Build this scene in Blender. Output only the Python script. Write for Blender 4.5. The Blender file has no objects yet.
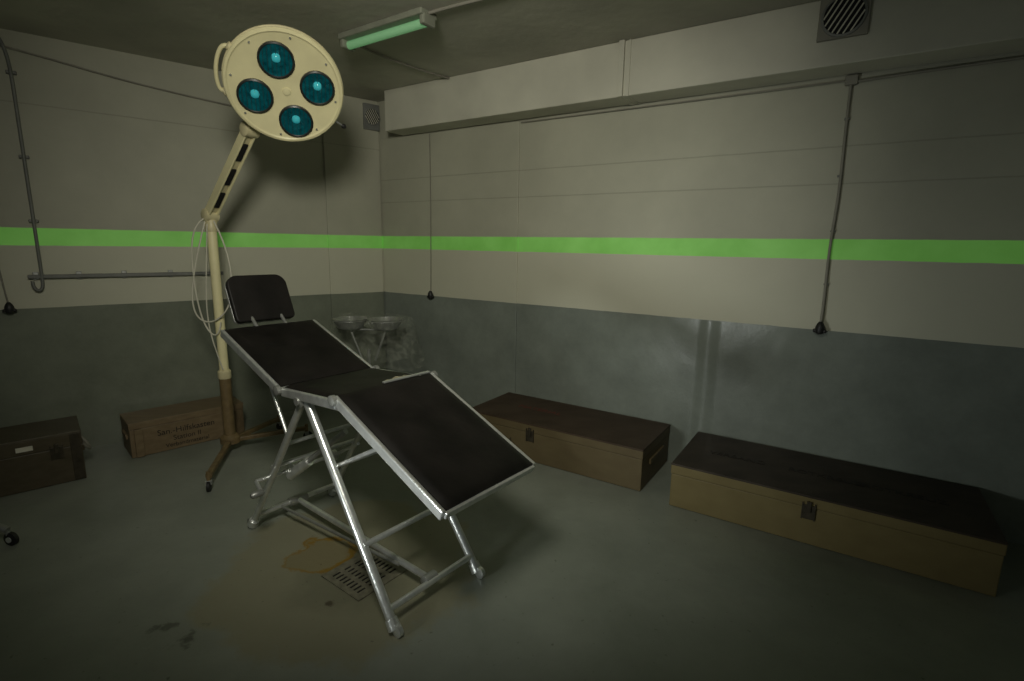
import bpy, math, random
from mathutils import Vector, Matrix
random.seed(3)
V=Vector
sc=bpy.context.scene
sc.view_settings.view_transform='Standard'
sc.view_settings.look='None'
Z=V((0,0,1))
# ------------------------------------------------------------ materials
def newmat(name):
    m=bpy.data.materials.new(name); m.use_nodes=True
    nt=m.node_tree; b=nt.nodes["Principled BSDF"]; return m,nt,b
def mat(name,col,rough=.5,metal=0,var=.15,scale=8,bump=0,bscale=60,emis=None,estr=0,col2=None,detail=6,spec=None):
    m,nt,b=newmat(name); N=nt.nodes; L=nt.links
    geo=N.new('ShaderNodeNewGeometry')
    nz=N.new('ShaderNodeTexNoise'); nz.inputs['Scale'].default_value=scale; nz.inputs['Detail'].default_value=detail
    L.new(geo.outputs['Position'],nz.inputs['Vector'])
    cr=N.new('ShaderNodeValToRGB'); cr.color_ramp.elements[0].position=.3; cr.color_ramp.elements[1].position=.7
    c2=col2 if col2 else [c*(1+var) for c in col]
    c1=[c*(1-var) for c in col] if not col2 else col
    cr.color_ramp.elements[0].color=(*c1,1); cr.color_ramp.elements[1].color=(*c2,1)
    L.new(nz.outputs['Fac'],cr.inputs['Fac']); L.new(cr.outputs['Color'],b.inputs['Base Color'])
    b.inputs['Roughness'].default_value=rough; b.inputs['Metallic'].default_value=metal
    if spec is not None: b.inputs['Specular IOR Level'].default_value=spec
    if bump:
        n2=N.new('ShaderNodeTexNoise'); n2.inputs['Scale'].default_value=bscale; L.new(geo.outputs['Position'],n2.inputs['Vector'])
        bp=N.new('ShaderNodeBump'); bp.inputs['Strength'].default_value=bump; bp.inputs['Distance'].default_value=.01
        L.new(n2.outputs['Fac'],bp.inputs['Height']); L.new(bp.outputs['Normal'],b.inputs['Normal'])
    if emis:
        b.inputs['Emission Color'].default_value=(*emis,1); b.inputs['Emission Strength'].default_value=estr
    return m

def wallmat(name,upper,lower,seams,stripe_em,lowrough=.27,lit_bandk=.55):
    m,nt,b=newmat(name); N=nt.nodes; L=nt.links
    geo=N.new('ShaderNodeNewGeometry'); sep=N.new('ShaderNodeSeparateXYZ'); L.new(geo.outputs['Position'],sep.inputs[0])
    def noise(scale,detail=5,rough=.5):
        n=N.new('ShaderNodeTexNoise'); n.inputs['Scale'].default_value=scale; n.inputs['Detail'].default_value=detail
        n.inputs['Roughness'].default_value=rough; L.new(geo.outputs['Position'],n.inputs['Vector']); return n.outputs['Fac']
    def mth(op,a,bv=None,c=None):
        n=N.new('ShaderNodeMath'); n.operation=op
        for i,v in enumerate((a,bv,c)):
            if v is None: continue
            if isinstance(v,(int,float)): n.inputs[i].default_value=v
            else: L.new(v,n.inputs[i])
        return n.outputs[0]
    def ramp(f,c1,c2,p0=.3,p1=.7):
        r=N.new('ShaderNodeValToRGB'); r.color_ramp.elements[0].position=p0; r.color_ramp.elements[1].position=p1
        r.color_ramp.elements[0].color=(*c1,1); r.color_ramp.elements[1].color=(*c2,1); L.new(f,r.inputs['Fac']); return r.outputs['Color']
    def mix(f,a,c):
        n=N.new('ShaderNodeMix'); n.data_type='RGBA'; L.new(f,n.inputs['Factor'])
        for s,v in ((n.inputs['A'],a),(n.inputs['B'],c)):
            if isinstance(v,tuple): s.default_value=(*v,1)
            else: L.new(v,s)
        return n.outputs['Result']
    z=sep.outputs['Z']; wob=mth('MULTIPLY_ADD',noise(9),.006,-.003); zz=mth('ADD',z,wob)
    big=noise(1.3,8,.6)
    up=ramp(big,tuple(c*.84 for c in upper),tuple(c*1.08 for c in upper))
    lo=ramp(noise(2.6,9,.7),tuple(c*.76 for c in lower),tuple(c*1.14 for c in lower))
    isup=mth('GREATER_THAN',zz,1.03)
    lit_band=mth('MULTIPLY',isup,mth('LESS_THAN',zz,1.45))
    up2=mix(mth('MULTIPLY',lit_band,lit_bandk),up,tuple(min(1,c*1.5) for c in upper))  # zone under the stripe is brightened: torch light put into the wall colour
    col=mix(isup,lo,up2)
    st=mth('LESS_THAN',mth('ABSOLUTE',mth('SUBTRACT',zz,1.499)),.057)
    gcol=ramp(noise(4,6),(.20,.54,.10),(.31,.70,.18))
    col=mix(st,col,gcol)
    seam=None
    for s in seams:
        q=mth('LESS_THAN',mth('ABSOLUTE',mth('SUBTRACT',zz,s)),.004)
        seam=q if seam is None else mth('MAXIMUM',seam,q)
    L.new(mix(mth('MULTIPLY',seam,.3),col,tuple(c*.4 for c in upper)),b.inputs['Base Color'])
    L.new(mth('MULTIPLY_ADD',isup,.35,lowrough),b.inputs['Roughness'])
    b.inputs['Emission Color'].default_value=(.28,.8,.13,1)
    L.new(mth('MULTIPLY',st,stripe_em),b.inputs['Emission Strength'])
    h=mth('ADD',mth('MULTIPLY',noise(2.2,2),1.3),mth('MULTIPLY',noise(45,3),.06))
    h=mth('SUBTRACT',h,mth('MULTIPLY',seam,.15))
    bp=N.new('ShaderNodeBump'); bp.inputs['Strength'].default_value=.5; bp.inputs['Distance'].default_value=.02
    L.new(h,bp.inputs['Height']); L.new(bp.outputs['Normal'],b.inputs['Normal'])
    return m
UP=(.43,.425,.335); LO=(.205,.23,.20)
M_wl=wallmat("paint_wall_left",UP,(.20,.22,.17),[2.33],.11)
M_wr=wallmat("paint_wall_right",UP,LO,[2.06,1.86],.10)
M_ceil=mat("ceiling_paint",(.46,.45,.38),.8,var=.18,scale=1.5,bump=.3,bscale=12)
M_duct=mat("duct_paint",(.54,.53,.44),.5,var=.1,scale=3,bump=.2,bscale=10)
M_cream=mat("cream_enamel",(.78,.72,.43),.35,var=.06,scale=10)
M_cream2=mat("old_cream_enamel",(.62,.56,.34),.4,var=.15,scale=14)
M_olive=mat("olive_enamel",(.17,.12,.055),.5,var=.25,scale=20)
M_steel=mat("aluminium",(.80,.82,.81),.28,metal=.75,var=.12,scale=25,bump=.1,bscale=80)
M_steeld=mat("dull_steel",(.38,.39,.37),.42,metal=.65,var=.2,scale=20)
M_leather=mat("black_leather",(.004,.0035,.003),.5,var=.8,scale=7,bump=.18,bscale=18,spec=.3,col2=(.012,.010,.009))
M_black=mat("black_rubber",(.012,.012,.012),.5,var=.3)
M_dark=mat("dark_void",(.006,.006,.006),.8)
M_wire=mat("cable_grey",(.24,.23,.19),.6,var=.1)
M_white=mat("cable_white",(.60,.58,.48),.5,var=.1)
M_pipe=mat("grey_conduit",(.17,.175,.16),.5,var=.15)
def woodmat(name,c1,c2,dirv,spec=.4,sx=1.5,sy=14,sz=22):
    m,nt,b=newmat(name); N=nt.nodes;L=nt.links
    geo=N.new('ShaderNodeNewGeometry')
    mp=N.new('ShaderNodeMapping'); mp.inputs['Rotation'].default_value=(0,0,-math.atan2(dirv.y,dirv.x)); mp.inputs['Scale'].default_value=(sx,sy,sz)
    L.new(geo.outputs['Position'],mp.inputs['Vector'])
    mp.vector_type='POINT'
    n=N.new('ShaderNodeTexNoise'); n.inputs['Scale'].default_value=1.5; n.inputs['Detail'].default_value=8; L.new(mp.outputs['Vector'],n.inputs['Vector'])
    r=N.new('ShaderNodeValToRGB'); r.color_ramp.elements[0].position=.3; r.color_ramp.elements[1].position=.75
    r.color_ramp.elements[0].color=(*c1,1); r.color_ramp.elements[1].color=(*c2,1)
    L.new(n.outputs['Fac'],r.inputs['Fac']); L.new(r.outputs['Color'],b.inputs['Base Color']); b.inputs['Roughness'].default_value=.5
    b.inputs['Specular IOR Level'].default_value=spec
    bp=N.new('ShaderNodeBump'); bp.inputs['Strength'].default_value=.15; bp.inputs['Distance'].default_value=.004
    L.new(n.outputs['Fac'],bp.inputs['Height']); L.new(bp.outputs['Normal'],b.inputs['Normal'])
    return m
def floormat():
    m,nt,b=newmat("painted_concrete_floor"); N=nt.nodes;L=nt.links
    geo=N.new('ShaderNodeNewGeometry')
    def nz(s,d=8,r=.6):
        n=N.new('ShaderNodeTexNoise'); n.inputs['Scale'].default_value=s; n.inputs['Detail'].default_value=d; n.inputs['Roughness'].default_value=r
        L.new(geo.outputs['Position'],n.inputs['Vector']); return n.outputs['Fac']
    def ramp(f,c1,c2,p0,p1):
        r=N.new('ShaderNodeValToRGB'); r.color_ramp.elements[0].position=p0; r.color_ramp.elements[1].position=p1
        r.color_ramp.elements[0].color=(*c1,1); r.color_ramp.elements[1].color=(*c2,1); L.new(f,r.inputs['Fac']); return r.outputs['Color']
    base=ramp(nz(1.6),(.19,.21,.175),(.29,.31,.265),.3,.7)
    def blob(cx,cy,r0,r1,color,prev,nsc=6,amp=.25,strength=1):
        d=N.new('ShaderNodeVectorMath'); d.operation='DISTANCE'; L.new(geo.outputs['Position'],d.inputs[0]); d.inputs[1].default_value=(cx,cy,0)
        a=N.new('ShaderNodeMath'); a.operation='MULTIPLY_ADD'; L.new(nz(nsc),a.inputs[0]); a.inputs[1].default_value=amp; L.new(d.outputs['Value'],a.inputs[2])
        mr=N.new('ShaderNodeMapRange'); mr.inputs['From Min'].default_value=r0+amp*.5; mr.inputs['From Max'].default_value=r1+amp*.5; mr.inputs['To Max'].default_value=strength
        L.new(a.outputs[0],mr.inputs['Value'])
        mx=N.new('ShaderNodeMix'); mx.data_type='RGBA'; L.new(mr.outputs[0],mx.inputs['Factor']); L.new(prev,mx.inputs['A']); mx.inputs['B'].default_value=(*color,1)
        return mx.outputs['Result']
    c=blob(-.75,2.2,.62,.56,(.25,.235,.15),base,3,.5,.75)
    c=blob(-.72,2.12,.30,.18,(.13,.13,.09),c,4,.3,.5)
    c=blob(-.90,2.27,.17,.145,(.24,.14,.010),c,7,.35,.95)
    c=blob(-.92,2.26,.135,.11,(.22,.20,.12),c,7,.35,.9)
    c=blob(-1.22,1.72,.04,.0,(.05,.05,.04),c,12,.35,.8)
    c=blob(-1.35,1.78,.03,.0,(.05,.05,.04),c,12,.35,.7)
    c=blob(-.75,1.93,.02,.01,(.05,.035,.02),c,20,.06,.8)
    sp=ramp(nz(38,3,.5),(1,1,1),(0.35,.34,.3),.68,.75)
    mx=N.new('ShaderNodeMix'); mx.data_type='RGBA'; mx.blend_type='MULTIPLY'; mx.inputs['Factor'].default_value=.6; L.new(c,mx.inputs['A']); L.new(sp,mx.inputs['B'])
    L.new(mx.outputs['Result'],b.inputs['Base Color'])
    mr=N.new('ShaderNodeMapRange'); L.new(nz(2.5),mr.inputs['Value']); mr.inputs['To Min'].default_value=.22; mr.inputs['To Max'].default_value=.6; L.new(mr.outputs[0],b.inputs['Roughness'])
    bp=N.new('ShaderNodeBump'); bp.inputs['Strength'].default_value=.35; bp.inputs['Distance'].default_value=.01; L.new(nz(5),bp.inputs['Height']); L.new(bp.outputs['Normal'],b.inputs['Normal'])
    return m
# ------------------------------------------------------------ builders
def link(o,par=None):
    bpy.context.collection.objects.link(o)
    if par: o.parent=par
    return o
def empty(name,loc=(0,0,0)):
    e=bpy.data.objects.new(name,None); e.empty_display_size=.1; return link(e)
def meshobj(name,vs,fs,m,par=None,smooth=False,bevel=0,seg=2):
    me=bpy.data.meshes.new(name); me.from_pydata([tuple(v) for v in vs],[],fs); me.materials.append(m); me.update()
    if smooth:
        for p in me.polygons: p.use_smooth=True
    o=bpy.data.objects.new(name,me); link(o,par)
    if bevel:
        b=o.modifiers.new("b",'BEVEL'); b.width=bevel; b.segments=seg; b.limit_method='ANGLE'
    return o
def boxb(name,c,X,Y,Zv,dx,dy,dz,m,par=None,bevel=0,seg=2):
    X=V(X)*dx/2;Y=V(Y)*dy/2;Zv=V(Zv)*dz/2;c=V(c)
    vs=[c+sx*X+sy*Y+sz*Zv for sz in(-1,1) for sy in(-1,1) for sx in(-1,1)]
    fs=[(0,2,3,1),(4,5,7,6),(0,1,5,4),(2,6,7,3),(0,4,6,2),(1,3,7,5)]
    if X.cross(Y).dot(Zv)<0: fs=[tuple(reversed(f)) for f in fs]
    return meshobj(name,vs,fs,m,par,bevel=bevel,seg=seg)
def basis(n):
    n=V(n).normalized(); a=Z if abs(n.z)<.95 else V((1,0,0))
    e1=a.cross(n).normalized(); e2=n.cross(e1); return e1,e2,n
def lathe(name,c,n,prof,m,par=None,seg=40,smooth=True,caps=True):
    e1,e2,n=basis(n); c=V(c); vs=[];fs=[]
    for r,h in prof:
        for i in range(seg):
            a=2*math.pi*i/seg; vs.append(c+n*h+(e1*math.cos(a)+e2*math.sin(a))*r)
    for j in range(len(prof)-1):
        for i in range(seg):
            k=(i+1)%seg; fs.append((j*seg+i,j*seg+k,(j+1)*seg+k,(j+1)*seg+i))
    if caps:
        fs.append(tuple(reversed(range(seg)))); fs.append(tuple(range((len(prof)-1)*seg,len(prof)*seg)))
    o=meshobj(name,vs,fs,m,par,smooth=smooth)
    if smooth:
        es=o.modifiers.new("es",'EDGE_SPLIT'); es.split_angle=math.radians(35)
    return o
def cyl(name,p0,p1,r,m,par=None,seg=20,r2=None):
    p0=V(p0);p1=V(p1); return lathe(name,p0,p1-p0,[(r,0),(r2 or r,(p1-p0).length)],m,par,seg)
def tube(name,pts,r,m,par=None,smooth=True,cyclic=False):
    cu=bpy.data.curves.new(name,'CURVE'); cu.dimensions='3D'; cu.bevel_depth=r; cu.bevel_resolution=3; cu.use_fill_caps=True
    if smooth:
        sp=cu.splines.new('NURBS'); sp.points.add(len(pts)-1)
        for p,q in zip(sp.points,pts): p.co=(*q,1)
        sp.use_endpoint_u=True; sp.order_u=min(4,len(pts)); sp.resolution_u=8
    else:
        sp=cu.splines.new('POLY'); sp.points.add(len(pts)-1)
        for p,q in zip(sp.points,pts): p.co=(*q,1)
    sp.use_cyclic_u=cyclic
    cu.materials.append(m); o=bpy.data.objects.new(name,cu); return link(o,par)
def textm(name,s,c,X,Y,size,m,par):
    cu=bpy.data.curves.new(name,'FONT'); cu.body=s; cu.size=size; cu.align_x='CENTER'; cu.align_y='CENTER'; cu.extrude=.0004
    cu.materials.append(m); o=bpy.data.objects.new(name,cu); link(o,par)
    X=V(X).normalized();Y=V(Y).normalized();Zn=X.cross(Y)
    o.matrix_world=Matrix(((X.x,Y.x,Zn.x,c[0]),(X.y,Y.y,Zn.y,c[1]),(X.z,Y.z,Zn.z,c[2]),(0,0,0,1))); return o
# ------------------------------------------------------------ room shell
C=V((-1.248,4.987,0)); dl=V((-.778,-.628,0)).normalized(); dr=V((.8396,-.5432,0)).normalized()
nl=V((.628,-.778,0)).normalized()
nr=V((-.5432,-.8396,0)).normalized()
HC=2.75
def LW(s,z,off=0): return C+dl*s+nl*off+Z*z
def RW(s,z,off=0): return C+dr*s+nr*off+Z*z
def prism(name,poly,z0,z1,m):
    n=len(poly); vs=[(p[0],p[1],z0) for p in poly]+[(p[0],p[1],z1) for p in poly]
    fs=[tuple(reversed(range(n))),tuple(range(n,2*n))]+[(i,(i+1)%n,n+(i+1)%n,n+i) for i in range(n)]
    return meshobj(name,vs,fs,m)
A_=LW(6,0);B_=RW(7,0)
prism("wall_left",[C,C-nl*.15,A_-nl*.15,A_],0,HC,M_wl)
prism("wall_right",[C,B_,B_-nr*.15,C-nr*.15],0,HC,M_wr)
M_fl=floormat()
prism("floor",[(-6.5,-1.5),(6,-1.5),(6,6),(-6.5,6)],-.1,0,M_fl)
prism("ceiling",[(-6.5,-1.5),(6,-1.5),(6,6),(-6.5,6)],HC,HC+.1,M_ceil)
boxb("trim_1",LW(.265,HC/2-.001,.008),dl,nl,Z,.51,.02,HC-.004,M_wl,bevel=.006)
boxb("trim_2",RW(.78,2.425/2,.006),dr,nr,Z,1.5,.012,2.42,M_wr,bevel=.004)
# slight bulge added to the lower wall, shaped to catch a vertical glint
vs=[];fs=[];NS=24
for k in range(NS+1):
    t=k/NS*2-1; off=.0075*(1+math.cos(math.pi*t))/2+.0003
    vs.append(RW(3.03+t*.075,.002,off)); vs.append(RW(3.03+t*.075,1.028,off))
for k in range(NS): fs.append((2*k,2*k+2,2*k+3,2*k+1))
meshobj("glint_bulge",vs,fs,M_wr,smooth=True)
# ------------------------------------------------------------ duct
duct=empty("ventilation_duct")
PD=.23
boxb("duct_body",RW(.317+3.2,2.587,PD/2+.008),dr,nr,Z,6.4,PD-.02,.324,M_duct,duct,bevel=.006)
for s in (2.42,5.6):
    boxb("flange",RW(s,2.585,PD/2+.014),dr,nr,Z,.035,PD+.012,.328,M_duct,duct,bevel=.004)
    boxb("flange_rib",RW(s+.05,2.585,PD/2+.009),dr,nr,Z,.01,PD-.008,.327,M_duct,duct)
def vent(name,P,X,nrm,w,h,par=None):
    e=par or empty(name)
    boxb("vent_plate",P+nrm*.012,X,nrm,Z,w,.024,h,M_pipe if not par else M_wire,e,bevel=.004)
    r=min(w,h)*.44
    lathe("vent_hole",P+nrm*.0245,nrm,[(r,0),(r,.004)],M_dark,e)
    lathe("vent_rim",P+nrm*.024,nrm,[(r*1.12,0),(r*1.12,.012),(r,.014),(r,0)],M_pipe,e,caps=False)
    dgl=(X*.5+Z*.85).normalized(); pl=dgl.cross(nrm).normalized()
    for i in range(-3,4):
        off=i*r*.27; hl=math.sqrt(max(0,r*r-off*off))*.97
        boxb("vent_slat",P+nrm*.033+pl*off,dgl,pl,nrm,hl*2,r*.07,.006,M_white,e)
vent("duct_vent",RW(3.59,2.645,PD-.002),dr,nr,.22,.20,duct)
vent("wall_vent",LW(.085,2.60,.019),dl,nl,.15,.22)
# ------------------------------------------------------------ cords, conduits
def plug(e,P,nrm):
    lathe("plug",P+Z*.03,-Z,[(.008,0),(.018,.015),(.024,.03),(.026,.05),(.020,.07),(.012,.075)],M_black,e,seg=18)
    boxb("plug_wing",P-Z*.025,nrm.cross(Z),nrm,Z,.07,.03,.022,M_black,e,bevel=.008)
c1=empty("pull_cord"); tube("cord",[RW(.64,2.41,.03),RW(.64,1.8,.024),RW(.635,1.3,.03),RW(.635,1.07,.035)],.004,M_wire,c1); plug(c1,RW(.635,1.05,.04),nr)
c2=empty("pull_cord")
tube("cord",[RW(3.65,2.42,.02),RW(3.65,2.1,.017),RW(3.665,1.8,.02),RW(3.64,1.5,.02),RW(3.655,1.2,.025),RW(3.65,1.07,.035)],.0075,M_wire,c2)
plug(c2,RW(3.65,1.055,.04),nr)
boxb("junction",RW(3.65,2.395,.022),dr,nr,Z,.06,.03,.05,M_wire,c2,bevel=.006)
for z in (2.2,1.9,1.6,1.3): boxb("clip",RW(3.652,z,.014),dr,nr,Z,.026,.02,.012,M_pipe,c2,bevel=.003)
w3=empty("surface_cable")
tube("cable",[RW(3.67,2.385,.02),RW(4.1,2.40,.02),RW(4.8,2.395,.02),RW(6.5,2.4,.02)],.007,M_wire,w3)
tube("cable_b",[RW(1.55,2.405,.02),RW(2.5,2.40,.02),RW(3.62,2.395,.02)],.004,M_wire,w3)
w4=empty("wall_wiring")
tube("cable",[LW(2.9,2.68,.012),LW(2.48,2.66,.012),LW(1.99,2.575,.012),LW(1.6,2.54,.012),LW(1.22,2.51,.012),LW(.52,2.47,.012)],.006,M_wire,w4)
w5=empty("conduit_pipe")
tube("pipe",[LW(2.50,2.735,.03),LW(2.44,2.66,.03),LW(2.44,2.4,.03),LW(2.44,1.6,.03),LW(2.44,1.25,.03),LW(2.44,1.16,.035),LW(2.47,1.14,.04),LW(2.49,1.17,.04),LW(2.49,1.21,.03)],.010,M_pipe,w5)
for z in (2.5,2.0,1.6): boxb("clip",LW(2.44,z,.015),dl,nl,Z,.05,.03,.02,M_pipe,w5,bevel=.004)
w6=empty("wall_rail")
boxb("rail",LW(1.94,1.24,.03),dl,nl,Z,1.14,.018,.026,M_pipe,w6,bevel=.004)
for s in (1.45,1.72,2.0,2.25,2.47): boxb("bracket",LW(s,1.245,.013),dl,nl,Z,.03,.026,.05,M_steeld,w6,bevel=.003)
c7=empty("pull_cord"); tube("cord",[LW(2.68,2.7,.012),LW(2.67,1.8,.012),LW(2.64,1.2,.015),LW(2.62,1.06,.03)],.005,M_wire,c7); plug(c7,LW(2.62,1.05,.035),nl)
# ------------------------------------------------------------ fluorescent light
fx=empty("fluorescent_light_fixture")
fc=V((-.77,3.29,0)); fd=V((.83,-.5577,0)).normalized(); fn=Z.cross(fd)
M_fix=mat("fixture_metal",(.22,.23,.18),.5,var=.15)
boxb("housing",fc+Z*2.732,fd,fn,Z,.70,.13,.034,M_fix,fx,bevel=.008)
for s in (-.335,.335):
    boxb("end_cap",fc+fd*s+Z*2.702,fd,fn,Z,.035,.10,.06,M_fix,fx,bevel=.010)
M_tube=mat("fluorescent_tube",(.30,.5,.32),.25,emis=(.10,.36,.13),estr=.28,var=.05)
cyl("fluorescent_tube",fc-fd*.32+Z*2.694,fc+fd*.32+Z*2.694,.024,M_tube,fx)
tube("feed_cable",[fc+fd*.34+Z*2.735,fc+fd*.6+Z*2.738,fc+fd*1.2+fn*.1+Z*2.74,fc+fd*1.9+fn*.15+Z*2.74],.009,M_wire,fx)
tube("feed_cable_b",[fc-fd*.34+Z*2.735,fc-fd*.45+fn*.3+Z*2.74,fc-fd*.35+fn*.8+Z*2.735,fc-fd*.3+fn*1.0+Z*2.74],.007,M_wire,fx)
# ------------------------------------------------------------ crates
def crate(name,F,X,Yb,L,D,Hh,mf,mt,latches,lid=.06,cleats=()):
    e=empty(name); F=V((F[0],F[1],0)); X=V(X).normalized(); Y=V(Yb).normalized()
    c=F+X*L/2+Y*D/2
    boxb("body",c+Z*((Hh-lid)/2),X,Y,Z,L,D,Hh-lid-.004,mf,e,bevel=.005)
    boxb("lid_side",c+Z*(Hh-lid/2-.004),X,Y,Z,L+.006,D+.006,lid-.006,mf,e,bevel=.004)
    boxb("lid_top",c+Z*(Hh-.004),X,Y,Z,L+.008,D+.008,.012,mt,e,bevel=.004)
    for s in latches:
        q=F+X*s-Y*.006
        boxb("latch_plate",q+Z*(Hh-lid-.025),X,Y,Z,.055,.008,.075,M_latch,e,bevel=.002)
        boxb("latch_hasp",q-Y*.008+Z*(Hh-lid+.005),X,Y,Z,.022,.01,.06,M_latch,e,bevel=.002)
        boxb("latch_strap_l",q+X*-.028-Y*.003+Z*(Hh-lid-.02),X,Y,Z,.006,.006,.09,M_latch,e)
        boxb("latch_strap_r",q+X*.028-Y*.003+Z*(Hh-lid-.02),X,Y,Z,.006,.006,.09,M_latch,e)
    for s in cleats:
        boxb("cleat",F+X*s-Y*.009+Z*(Hh*.42),X,Y,Z,.05,.018,Hh*.8,mf,e,bevel=.004)
    for (sx,sgn) in ((0,-1),(L,1)):
        q=F+X*sx+Y*D/2+Z*(Hh*.55)+X*sgn*.008
        boxb("end_cleat",q-X*sgn*.002,X,Y,Z,.014,D*.5,.035,mf,e,bevel=.003)
    return e,F,X,Y
M_latch=mat("latch_metal",(.055,.046,.03),.5,metal=.5,var=.3,scale=30)
M_cf=woodmat("khaki_crate_paint",(.155,.122,.050),(.185,.148,.064),dr,.3,4,7,9)
M_ct=woodmat("dark_lid_paint",(.032,.024,.018),(.058,.045,.034),dr,.2,4,7,9)
M_cf1=woodmat("brown_crate_paint",(.105,.080,.040),(.130,.102,.052),dr,.3,4,7,9)
M_ct1=woodmat("reddish_lid_paint",(.046,.030,.019),(.072,.050,.034),dr,.2,4,7,9)
wd=V((.70,.71,0)).normalized()
M_wc=woodmat("old_wood_crate",(.15,.108,.058),(.21,.155,.088),wd)
M_wc1=woodmat("dark_wood_crate",(.06,.048,.026),(.085,.07,.042),wd)
M_st=mat("stencil_ink",(.02,.015,.01),.7)
M_str=mat("faded_red_ink",(.12,.03,.02),.7)
M_fi=mat("faded_ink",(.012,.009,.007),.6)
e,F_,X_,Y_=crate("long_storage_box",(.94,2.81),dr,-nr,1.44,.62,.265,M_cf,M_ct,[.70])
for i,s in enumerate((.3,.75,1.1)):
    textm("lid_marking","VERBAND"if i==0 else"ROTKREUZ",F_+X_*s+Y_*.3+Z*.2685,X_,Y_,.07,M_fi,e)
F1=V((.81,2.97,0))-dr*1.35
e,F_,X_,Y_=crate("long_storage_box",(F1.x,F1.y),dr,-nr,1.35,.56,.275,M_cf1,M_ct1,[.55])
textm("lid_marking","MATERIAL",F_+X_*.45+Y_*.3+Z*.2785,X_,Y_,.08,M_str,e)
textm("front_marking","KISTE 4",F_+X_*.3+Z*.12-Y_*.002,X_,Z,.06,M_st,e)
yb=V((-.71,.70,0))
e,F_,X_,Y_=crate("wooden_crate",(-2.61,3.34),wd,yb,.73,.30,.25,M_wc,M_wc,[],lid=.045,cleats=(.05,.68))
textm("stencil_a","San.-Hilfskasten",F_+X_*.34-Y_*.0045+Z*.145,X_,Z,.058,M_st,e)
textm("stencil_b","Station II",F_+X_*.34-Y_*.0035+Z*.088,X_,Z,.05,M_st,e)
textm("stencil_c","Verbandmaterial",F_+X_*.34-Y_*.0035+Z*.04,X_,Z,.042,M_st,e)
x1=V((.73,.68,0)).normalized(); y1=V((-x1.y,x1.x,0))
F0=V((-2.68,3.04,0))-x1*.72
e,F_,X_,Y_=crate("equipment_chest",(F0.x,F0.y),x1,y1,.72,.36,.32,M_wc1,M_wc1,[.12,.60],lid=.09,cleats=())
boxb("label",F_+X_*.46-Y_*.006+Z*.265,X_,Y_,Z,.075,.003,.028,M_white,e)
for s in (.03,.69): boxb("corner_iron",F_+X_*s-Y_*.004+Z*.16,X_,Y_,Z,.05,.006,.3,M_latch,e,bevel=.002)
tube("rope_handle",[F_+X_*.727+Y_*.1+Z*.2,F_+X_*.76+Y_*.12+Z*.15,F_+X_*.765+Y_*.18+Z*.13,F_+X_*.76+Y_*.24+Z*.15,F_+X_*.727+Y_*.26+Z*.2],.009,M_wire,e)
# ------------------------------------------------------------ operating table
T=empty("operating_table")
tc=V((-.75,2.3125,0)); td=V((.78,-.626,0)).normalized(); tw=V((.626,.78,0)).normalized()
def TP(a,b,z): return tc+td*a+tw*b+Z*z
HW=.235; FA=.60
for sd,nm in ((-1,'near'),(1,'far')):
    b=HW*sd; ba=b*.93
    cyl("leg_foot_end_"+nm,TP(FA-.02,b,.035),TP(.0,ba,.83),.0195,M_steel,T)
    cyl("leg_head_end_"+nm,TP(-FA+.02,b,.035),TP(-.03,ba,.81),.017,M_steel,T)
    lathe("apex_joint_"+nm,TP(-.015,ba-sd*.02,.82),tw*sd,[(.03,0),(.03,.045),(.018,.05),(.018,.06)],M_steeld,T,seg=20)
    for s in (-1,1):
        cyl("foot_socket",TP(s*(FA-.035),b,.055),TP(s*(FA-.01),b,.022),.024,M_steel,T,r2=.027)
        lathe("caster_wheel",TP(s*(FA+.008),b-.014,.0255),tw,[(.012,0),(.0255,.004),(.0255,.022),(.012,.026)],M_steel if s>0 else M_steeld,T,seg=20)
    cyl("brace_leg_"+nm,TP(.19,ba*.9,.57),TP(.55,ba*.9,.765),.009,M_steel,T,seg=12)
    cyl("brace_back_"+nm,TP(-.21,ba*.9,.565),TP(-.42,ba*.9,.92),.009,M_steel,T,seg=12)
def cross(a,z,r=.012,m=M_steel,n="cross_bar",h=HW): cyl(n,TP(a,-h,z),TP(a,h,z),r,m,T)
cross(FA-.05,.085,.014); cross(-FA+.05,.085,.014); cross(.40,.30,.013); cross(-.33,.42,.011); cross(-.02,.80,.015); cross(.19,.57,.01); cross(-.21,.565,.01)
cyl("stretcher",TP(-FA+.05,.0,.085),TP(FA-.05,.0,.085),.015,M_steel,T)
cyl("stretcher_b",TP(-FA+.05,-.10,.085),TP(FA-.25,-.02,.085),.008,M_steeld,T)
lathe("stretcher_collar",TP(FA-.07,-.03,.085),tw,[(.026,0),(.026,.06)],M_steeld,T,seg=20)
lathe("stretcher_collar_h",TP(-FA+.05,-.05,.085),tw,[(.024,0),(.024,.1)],M_steeld,T,seg=20)
cyl("adjusting_screw",TP(-.36,-.13,.33),TP(-.02,-.02,.62),.014,M_steeld,T)
cyl("adjusting_sleeve",TP(-.36,-.13,.33),TP(-.24,-.09,.43),.024,M_steel,T)
cyl("crank_shaft",TP(-.36,-.30,.36),TP(-.36,.15,.36),.010,M_steel,T)
cyl("crank_arm",TP(-.36,-.30,.36),TP(-.29,-.31,.33),.009,M_steel,T)
lathe("crank_knob",TP(-.29,-.30,.33),-tw,[(.01,0),(.017,.01),(.017,.05),(.01,.06)],M_steeld,T,seg=16)
lathe("clamp_knob",TP(-.36,.10,.36),tw,[(.028,0),(.028,.03)],M_steel,T,seg=16)
lathe("clamp_block",TP(-.36,-.12,.36),tw,[(.033,0),(.033,.05)],M_steel,T,seg=16)
cyl("lever",TP(-.1,.1,.50),TP(-.36,.12,.36),.008,M_steel,T)
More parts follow.
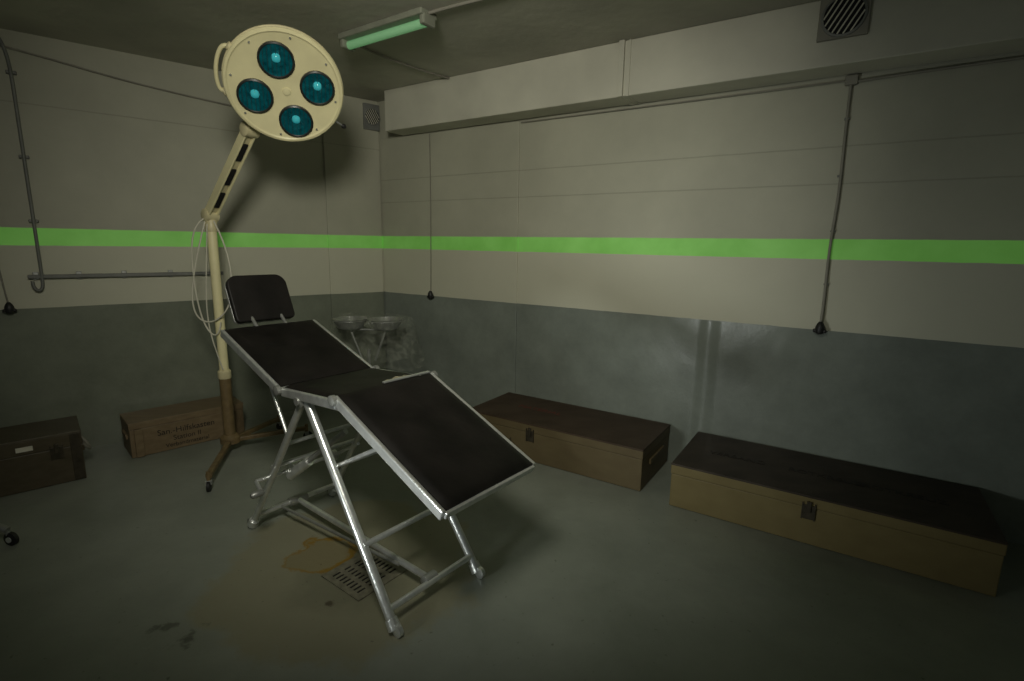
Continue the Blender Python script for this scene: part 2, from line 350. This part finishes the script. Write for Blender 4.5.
def section(n,a0,z0,a1,z1,hw,th=.026,rail=True):
    p0=TP(a0,0,z0);p1=TP(a1,0,z1); X=(p1-p0).normalized(); L=(p1-p0).length; Nn=X.cross(tw)
    if Nn.z<0: Nn=-Nn
    c=(p0+p1)/2
    boxb(n+"_tray",c-Nn*(th+.008),X,tw,Nn,L-.01,hw*2-.01,.012,M_steeld,T,bevel=.003)
    nx,ny=30,26; vs=[];fs=[]
    ph=random.uniform(0,6)
    for j in range(ny+1):
        for i in range(nx+1):
            u=i/nx*2-1; v=j/ny*2-1
            du=(1-abs(u)**12)*(1-abs(v)**12)
            hgt=.011*max(0,du)**.5+.0012*math.sin(u*5+ph)*math.sin(v*4+ph*2)
            vs.append(c+X*(u*(L/2-.004))+tw*(v*(hw-.010))+Nn*(hgt-.012))
    for j in range(ny):
        for i in range(nx):
            q=j*(nx+1)+i; fs.append((q,q+1,q+nx+2,q+nx+1))
    ring=[i for i in range(nx+1)]+[(j)*(nx+1)+nx for j in range(1,ny+1)]+[ny*(nx+1)+i for i in range(nx-1,-1,-1)]+[j*(nx+1) for j in range(ny-1,0,-1)]
    base=len(vs)
    for k in ring: vs.append(V(vs[k])-Nn*.018)
    for i in range(len(ring)):
        k=(i+1)%len(ring); fs.append((ring[i],base+i,base+k,ring[k]))
    fs.append(tuple(base+i for i in range(len(ring))))
    o=meshobj(n+"_cushion",vs,fs,M_leather,T,smooth=True)
    es=o.modifiers.new("es",'EDGE_SPLIT'); es.split_angle=math.radians(50)
    if rail:
        for s in (-1,1):
            boxb(n+"_side_rail",c+tw*s*(hw+.000)-Nn*.032,X,tw,Nn,L,.018,.040,M_steel,T,bevel=.005)
            cyl(n+"_under_tube",p0+X*.04+tw*s*(hw-.04)-Nn*.062,p1-X*.02+tw*s*(hw-.04)-Nn*.062,.012,M_steel,T,seg=14)
    return X,Nn,L,p0,p1
Xb,Nb,Lb,pb0,pb1=section("back",-.715,1.065,-.165,.868,.25)
section("seat",-.155,.868,.275,.898,.245)
Xl,Nl,Ll,pl0,pl1=section("leg_rest",.285,.918,.895,.642,.25)
boxb("foot_end_bar",pl1-Nl*.031+Xl*.002,Xl,tw,Nl,.016,.49,.028,M_steel,T,bevel=.004)
boxb("head_end_bar",pb0-Nb*.031,Xb,tw,Nb,.016,.49,.028,M_steel,T,bevel=.004)
for a,z in ((-.16,.845),(.28,.888)):
    cyl("hinge_rod",TP(a,-.262,z),TP(a,.262,z),.011,M_steel,T)
    for s in(-1,1): lathe("hinge_knob",TP(a,s*.255,z),tw*s,[(.022,0),(.022,.018),(.012,.022)],M_steeld,T,seg=16)
boxb("exposed_hinge_strip",TP(.278,.11,.912),td,tw,Z,.016,.26,.008,M_steel,T,bevel=.002)
vs=[];
offs=[.0,.012,.03,.038,.028,.045,.055,.036,.046,.02,.026,.01,.0]
for i in range(13):
    b=-.02+i*.02; vs.append(TP(.262-offs[i],b,.9035))
for i in range(13):
    b=-.02+i*.02; vs.append(TP(.270,b,.9085))
meshobj("torn_lining",vs,[(i,i+1,14+i,13+i) for i in range(12)],mat("torn_lining",(.32,.29,.20),.6,var=.6,scale=50),T)
p0=TP(-.770,0,1.065);p1=TP(-.877,0,1.30); U=(p1-p0).normalized(); Nh=U.cross(tw); 
if Nh.dot(td)<0: Nh=-Nh
Lh=(p1-p0).length
def rr(w,h,r,n=6):
    pts=[]
    for cx,cy,a0 in ((w/2-r,h-r,0),(-w/2+r,h-r,90),(-w/2+r*.4,r*.4,180),(w/2-r*.4,r*.4,270)):
        q=r if cy>h/2 else r*.4
        for i in range(n+1):
            a=math.radians(a0+90*i/n); pts.append((cx+q*math.cos(a),cy+q*math.sin(a)))
    return pts
def slab(n,pts,o0,th,m,bev):
    k=len(pts); vs=[p0+tw*x+U*y+Nh*o0 for x,y in pts]+[p0+tw*x+U*y+Nh*(o0+th) for x,y in pts]
    fs=[tuple(range(k)),tuple(reversed(range(k,2*k)))]+[(i,k+i,k+(i+1)%k,(i+1)%k) for i in range(k)]
    return meshobj(n,vs,fs,m,T,bevel=bev,seg=3)
slab("headrest_plate",rr(.325,Lh,.06),-.018,.014,M_steeld,.003)
slab("headrest_cushion",rr(.325,Lh+.004,.06),-.004,.03,M_leather,.009)
for s in (-1,1):
    cyl("headrest_bar",p0+tw*s*.08-Nh*.03+U*.12,pb0+tw*s*.08+Xb*.10-Nb*.045,.009,M_steeld,T)
# ------------------------------------------------------------ surgical lamp
S=empty("surgical_lamp")
pp=V((-2.0,3.48,0))
cyl("pole_lower",pp+Z*.10,pp+Z*.57,.037,M_olive,S,seg=28)
lathe("pole_collar",pp+Z*.55,Z,[(.040,0),(.042,.01),(.042,.05),(.034,.06)],M_cream2,S,seg=28)
cyl("pole_upper",pp+Z*.57,pp+Z*1.60,.030,M_cream,S,seg=28)
lathe("pole_cap",pp+Z*1.55,Z,[(.034,0),(.036,.01),(.036,.07),(.028,.085)],M_cream2,S,seg=28)
lathe("base_hub",pp+Z*.07,Z,[(.05,0),(.065,.01),(.065,.05),(.045,.07)],M_olive,S,seg=28)
for q in (V((-1.82,2.90,0)),V((-1.56,3.74,0)),V((-1.86,3.94,0))):
    dd=(q-pp).normalized(); sd=Z.cross(dd)
    boxb("base_leg",(pp+q)/2+Z*.095,dd,sd,Z,(q-pp).length,.035,.03,M_olive,S,bevel=.006)
    cyl("caster_stem",q+Z*.05,q+Z*.125,.012,M_olive,S)
    boxb("caster_fork",q+Z*.055,dd,sd,Z,.03,.036,.03,M_steeld,S,bevel=.003)
    lathe("caster_wheel",q+Z*.034-sd*.012+dd*.008,sd,[(.02,0),(.034,.004),(.034,.02),(.02,.024)],M_black,S,seg=22)
j0=pp+V((0,0,1.655)); j1=V((-1.565,3.21,2.138))
ad=(j1-j0).normalized(); ah=Z.cross(ad).normalized(); an=ad.cross(ah)
for s,p in ((0,j0),(1,j1)):
    lathe("arm_joint",p-ah*.045,ah,[(.03,0),(.042,.006),(.042,.084),(.03,.09)],M_cream2,S,seg=26)
La=(j1-j0).length
for s in (-1,1):
    boxb("arm_side",(j0+j1)/2+ah*s*.028,ad,ah,an,La*.98,.012,.060,M_cream,S,bevel=.004)
boxb("arm_web",(j0+j1)/2,ad,ah,an,La*.9,.046,.03,M_cream2,S,bevel=.004)
for f in (.22,.5,.78):
    boxb("arm_slot",j0+ad*La*f-an*.0175,ad,ah,an,La*.18,.03,.012,M_dark,S)
    boxb("arm_slot_top",j0+ad*La*f+an*.0175,ad,ah,an,La*.18,.03,.012,M_dark,S)
cyl("arm_spring_rod",j0+ad*.1+an*.04,j1-ad*.12+an*.04,.007,M_steeld,S)
hc=V((-1.275,3.05,2.325)); hn=V((.30,-.76,-.60)).normalized(); e1,e2,_=basis(hn)
K=.945
lathe("head_shell",hc,hn,[(r*K,h) for r,h in [(.05,-.155),(.14,-.15),(.22,-.13),(.285,-.095),(.312,-.05),(.322,-.01),(.324,.0),(.318,.008),(.306,.010),(.300,.004),(.295,.002)]],M_cream,S,seg=72)
lathe("head_seam",hc,hn,[(.318*K,-.035),(.327*K,-.03),(.327*K,-.02),(.320*K,-.015)],M_cream2,S,seg=72,caps=False)
M_refl=mat("teal_reflector_painted_glow",(.006,.10,.12),.16,metal=.6,var=.85,scale=38,emis=(.0,.18,.21),estr=.11)  # faint emission paints highlights onto the unlit reflectors
M_bulb=mat("cyan_bulb_painted_glow",(.06,.40,.45),.05,emis=(.04,.55,.6),estr=.22)  # emission stands in for glints on the glass; the lamp is off
M_bez=mat("black_bezel",(.02,.022,.02),.35)
wcen=hc-e2*.014+e1*.006
for k in range(4):
    a=math.radians(14+90*k); wc=wcen+(e1*math.cos(a)+e2*math.sin(a))*.166+hn*.003
    q=.92
    lathe("lamp_bezel",wc,hn,[(.100*q,0),(.100*q,.012),(.092*q,.017),(.086*q,.012),(.086*q,.0)],M_bez,S,seg=36,caps=False)
    lathe("lamp_reflector",wc,hn,[(.004,.0015),(.03*q,.0025),(.055*q,.005),(.075*q,.009),(.087*q,.013)],M_refl,S,seg=36,caps=False)
    for i in range(-3,4):
        hl=math.sqrt(max(0,.078**2-(i*.021)**2))
        boxb("lens_rib",wc+e1*i*.021+hn*.0135,e2,e1,hn,hl*2,.0022,.003,M_bez,S)
    lathe("bulb",wc+e2*.012+hn*.003,hn,[(.022,0),(.024,.006),(.019,.014),(.010,.019),(.003,.021)],M_bulb,S,seg=20)
for k in range(8):
    a=math.radians(14+45*k+22); lathe("face_screw",hc+(e1*math.cos(a)+e2*math.sin(a))*.266+hn*.002,hn,[(.006,0),(.006,.004),(.005,.006)],M_steeld,S,seg=12)
lathe("face_hub",wcen+hn*.002,hn,[(.022,0),(.020,.006),(.006,.008)],M_cream,S,seg=24)
def rim(a,r,h=-.03): a=math.radians(a); return hc+(e1*math.cos(a)+e2*math.sin(a))*r*K+hn*h
tube("handle_bar",[rim(146,.31),rim(146,.345),rim(152,.360),rim(168,.360),rim(186,.360),rim(192,.345),rim(192,.31)],.011,M_cream,S)
for a in (146,192): lathe("handle_boss",rim(a,.31),rim(a,.34)-rim(a,.31),[(.022,0),(.022,.022),(.014,.027)],M_cream2,S,seg=16)
tube("yoke",[j1,j1+V((-.02,.03,.10)),hc-hn*.24-Z*.05,hc-hn*.20,hc-hn*.14],.022,M_cream,S)
cyl("yoke_post",j1,j1+V((.02,.01,.09)),.026,M_cream2,S)
lathe("back_hub",hc-hn*.22,hn,[(.05,0),(.06,.01),(.06,.08)],M_cream2,S,seg=28)
kp=rim(-32,.325,-.02); cyl("switch_stem",kp,kp+(kp-hc).normalized()*.045,.006,M_steeld,S); 
lathe("switch_knob",kp+(kp-hc).normalized()*.045,(kp-hc),[(.008,0),(.014,.008),(.014,.02),(.008,.028)],M_black,S,seg=16)
def pt(dx,dy,z): return pp+V((dx,dy,z))
tube("power_cable_a",[pt(-.01,-.03,1.64),pt(-.10,-.05,1.60),pt(-.12,-.06,1.35),pt(-.11,-.05,1.05),pt(-.06,-.05,.87),pt(.02,-.06,.84),pt(.03,-.04,.95)],.005,M_white,S)
tube("power_cable_b",[pt(-.02,-.03,1.62),pt(-.05,-.05,1.5),pt(-.14,-.06,1.2),pt(-.14,-.06,.98),pt(-.02,-.06,.93),pt(.12,-.05,1.05),pt(.14,-.04,1.3),pt(.09,-.03,1.5),pt(.03,-.02,1.62)],.005,M_white,S)
tube("power_cable_c",[pt(.0,-.045,1.6),pt(-.03,-.05,1.3),pt(-.07,-.05,1.0),pt(-.03,-.05,.8),pt(.02,-.045,.62)],.004,M_white,S)
# ------------------------------------------------------------ basin stand with plastic cover
W=empty("wash_basin_stand")
for bx in (-1.37,-1.07):
    c=V((bx,4.30,.86))
    lathe("enamel_bowl",c,Z,[(.05,-.09),(.10,-.075),(.13,-.03),(.142,.0),(.148,.003),(.142,.004),(.125,-.028),(.095,-.068),(.04,-.08)],M_steeld,W,seg=36)
    tube("bowl_ring",[c+V((.145*math.cos(a*math.pi/8),.145*math.sin(a*math.pi/8),-.01)) for a in range(16)],.005,M_steeld,W,cyclic=True)
    cyl("ring_post",c+V((0,0,-.09)),V((-1.22+(bx+1.22)*.35,4.30,.50)),.009,M_steeld,W)
cyl("stand_post",V((-1.22,4.30,.05)),V((-1.22,4.30,.60)),.014,M_steeld,W)
cyl("stand_bar",V((-1.37,4.30,.77)),V((-1.07,4.30,.77)),.009,M_steeld,W)
for k in range(3):
    a=math.radians(30+120*k); q=V((-1.22+.24*math.cos(a),4.30+.24*math.sin(a),.013)); cyl("stand_foot",V((-1.22,4.30,.12)),q,.012,M_steeld,W)
m,nt,b=newmat("clear_plastic_film"); b.inputs['Base Color'].default_value=(.38,.40,.33,1); b.inputs['Roughness'].default_value=.2
N=nt.nodes;L=nt.links; geo=N.new('ShaderNodeNewGeometry'); nz=N.new('ShaderNodeTexNoise'); nz.inputs['Scale'].default_value=9; nz.inputs['Detail'].default_value=5; nz.inputs['Distortion'].default_value=1.5
L.new(geo.outputs['Position'],nz.inputs['Vector']); mr=N.new('ShaderNodeMapRange'); mr.inputs['From Min'].default_value=.42; mr.inputs['From Max'].default_value=.8; mr.inputs['To Min'].default_value=.04; mr.inputs['To Max'].default_value=.38
L.new(nz.outputs['Fac'],mr.inputs['Value']); L.new(mr.outputs[0],b.inputs['Alpha'])
vs=[];fs=[];NA=72;NHH=16
for j in range(NHH+1):
    f=j/NHH
    for i in range(NA):
        a=2*math.pi*i/NA
        rx=.33*(1+.30*f)+.02*math.sin(a*9+j*.5)*f+.012*math.sin(a*17+2*j)*f; ry=.17*(1+.25*f)+.02*math.sin(a*7+1+j*.4)*f+.01*math.sin(a*19)
        zz=.905-f*.42+.03*math.sin(a*3)*f-.015*abs(math.sin(a*1.0))
        if j==0: rx*=.55; ry*=.5; zz+=.01
        vs.append((-1.18+rx*math.cos(a),4.30+ry*math.sin(a),zz))
for j in range(NHH):
    for i in range(NA):
        k=(i+1)%NA; fs.append((j*NA+i,j*NA+k,(j+1)*NA+k,(j+1)*NA+i))
meshobj("plastic_cover",vs,fs,m,W,smooth=True)
# ------------------------------------------------------------ floor drain
D=empty("floor_drain"); dc=V((-.66,2.13,0)); dx=V((.80,-.60,0)); dy=V((.60,.80,0))
M_dr=mat("drain_iron",(.20,.19,.14),.5,metal=.2,var=.25,scale=40)
boxb("drain_pit",dc+Z*.0015,dx,dy,Z,.235,.235,.003,M_dark,D)
for s in(-1,1):
    boxb("drain_frame",dc+dx*s*.122+Z*.003,dx,dy,Z,.028,.272,.006,M_dr,D); boxb("drain_frame_b",dc+dy*s*.122+Z*.003,dx,dy,Z,.272,.028,.0062,M_dr,D)
for i in (-1,0,1): boxb("drain_bar_x",dc+dy*i*.056+Z*.003,dx,dy,Z,.22,.022,.005,M_dr,D)
for i in range(-4,5): boxb("drain_bar_y",dc+dx*i*.0255+Z*.0032,dx,dy,Z,.014,.22,.005,M_dr,D)
# ------------------------------------------------------------ wheeled stand at the left edge
G=empty("wheeled_instrument_stand"); g0=V((-2.455,2.31,0)); g1=V((-2.95,2.30,0))
lathe("caster_wheel",g0+Z*.034-V((0,.012,0)),V((.1,1,0)),[(.02,0),(.034,.004),(.034,.02),(.02,.024)],M_black,G,seg=22)
lathe("caster_hub",g0+Z*.034-V((0,.016,0)),V((.1,1,0)),[(.014,0),(.014,.032)],M_steel,G,seg=18)
lathe("caster_wheel_b",g1+Z*.034+V((-.35,.15,0)),V((.1,1,0)),[(.02,0),(.034,.004),(.034,.02),(.02,.024)],M_black,G,seg=22)
lathe("caster_wheel_c",g1+Z*.034+V((0,-.45,0)),V((.1,1,0)),[(.02,0),(.034,.004),(.034,.02),(.02,.024)],M_black,G,seg=22)
for q in (g0+V((-.01,0,.08)),g1+V((-.35,.15,.08)),g1+V((0,-.45,.08))):
    cyl("base_leg",g1+Z*.30,q,.016,M_steeld,G); cyl("stem",q,q-Z*.04,.01,M_steeld,G)
cyl("post",g1+Z*.24,g1+Z*.8,.02,M_steel,G); boxb("tray",g1+Z*.81,V((1,0,0)),V((0,1,0)),Z,.5,.4,.02,M_steeld,G,bevel=.006)
# ------------------------------------------------------------ camera
F=515.0; P=math.radians(10.6); R=math.radians(0.9)
fwd=V((0,math.cos(P),-math.sin(P))); up0=V((0,math.sin(P),math.cos(P))); r0=V((1,0,0))
right=math.cos(R)*r0+math.sin(R)*up0; up=-math.sin(R)*r0+math.cos(R)*up0
cd=bpy.data.cameras.new("camera"); co=bpy.data.objects.new("camera",cd); link(co)
co.matrix_world=Matrix(((right.x,up.x,-fwd.x,0),(right.y,up.y,-fwd.y,0),(right.z,up.z,-fwd.z,1.5),(0,0,0,1)))
cd.lens=36*F/1024; cd.sensor_width=36; cd.clip_start=.05
sc.camera=co
# ------------------------------------------------------------ lights
def aim(o,t): o.rotation_euler=(V(t)-o.location).to_track_quat('-Z','Y').to_euler()
l=bpy.data.lights.new("work_light",'SPOT'); l.energy=170; l.spot_size=math.radians(106); l.spot_blend=1; l.shadow_soft_size=.22; l.color=(1,.97,.83)
o=bpy.data.objects.new("work_light",l); o.location=(-.40,.5,2.4); link(o); aim(o,(-.65,4.3,1.15))
l=bpy.data.lights.new("torch_light",'SPOT'); l.energy=66; l.spot_size=math.radians(66); l.spot_blend=1; l.shadow_soft_size=.14; l.color=(.95,1,.95)
o=bpy.data.objects.new("torch_light",l); o.location=(-1.23,.8,.55); link(o); aim(o,(1.55,3.2,.95))
w=bpy.data.worlds.new("world"); sc.world=w; w.use_nodes=True; w.node_tree.nodes["Background"].inputs[0].default_value=(.80,.88,.76,1); w.node_tree.nodes["Background"].inputs[1].default_value=.055
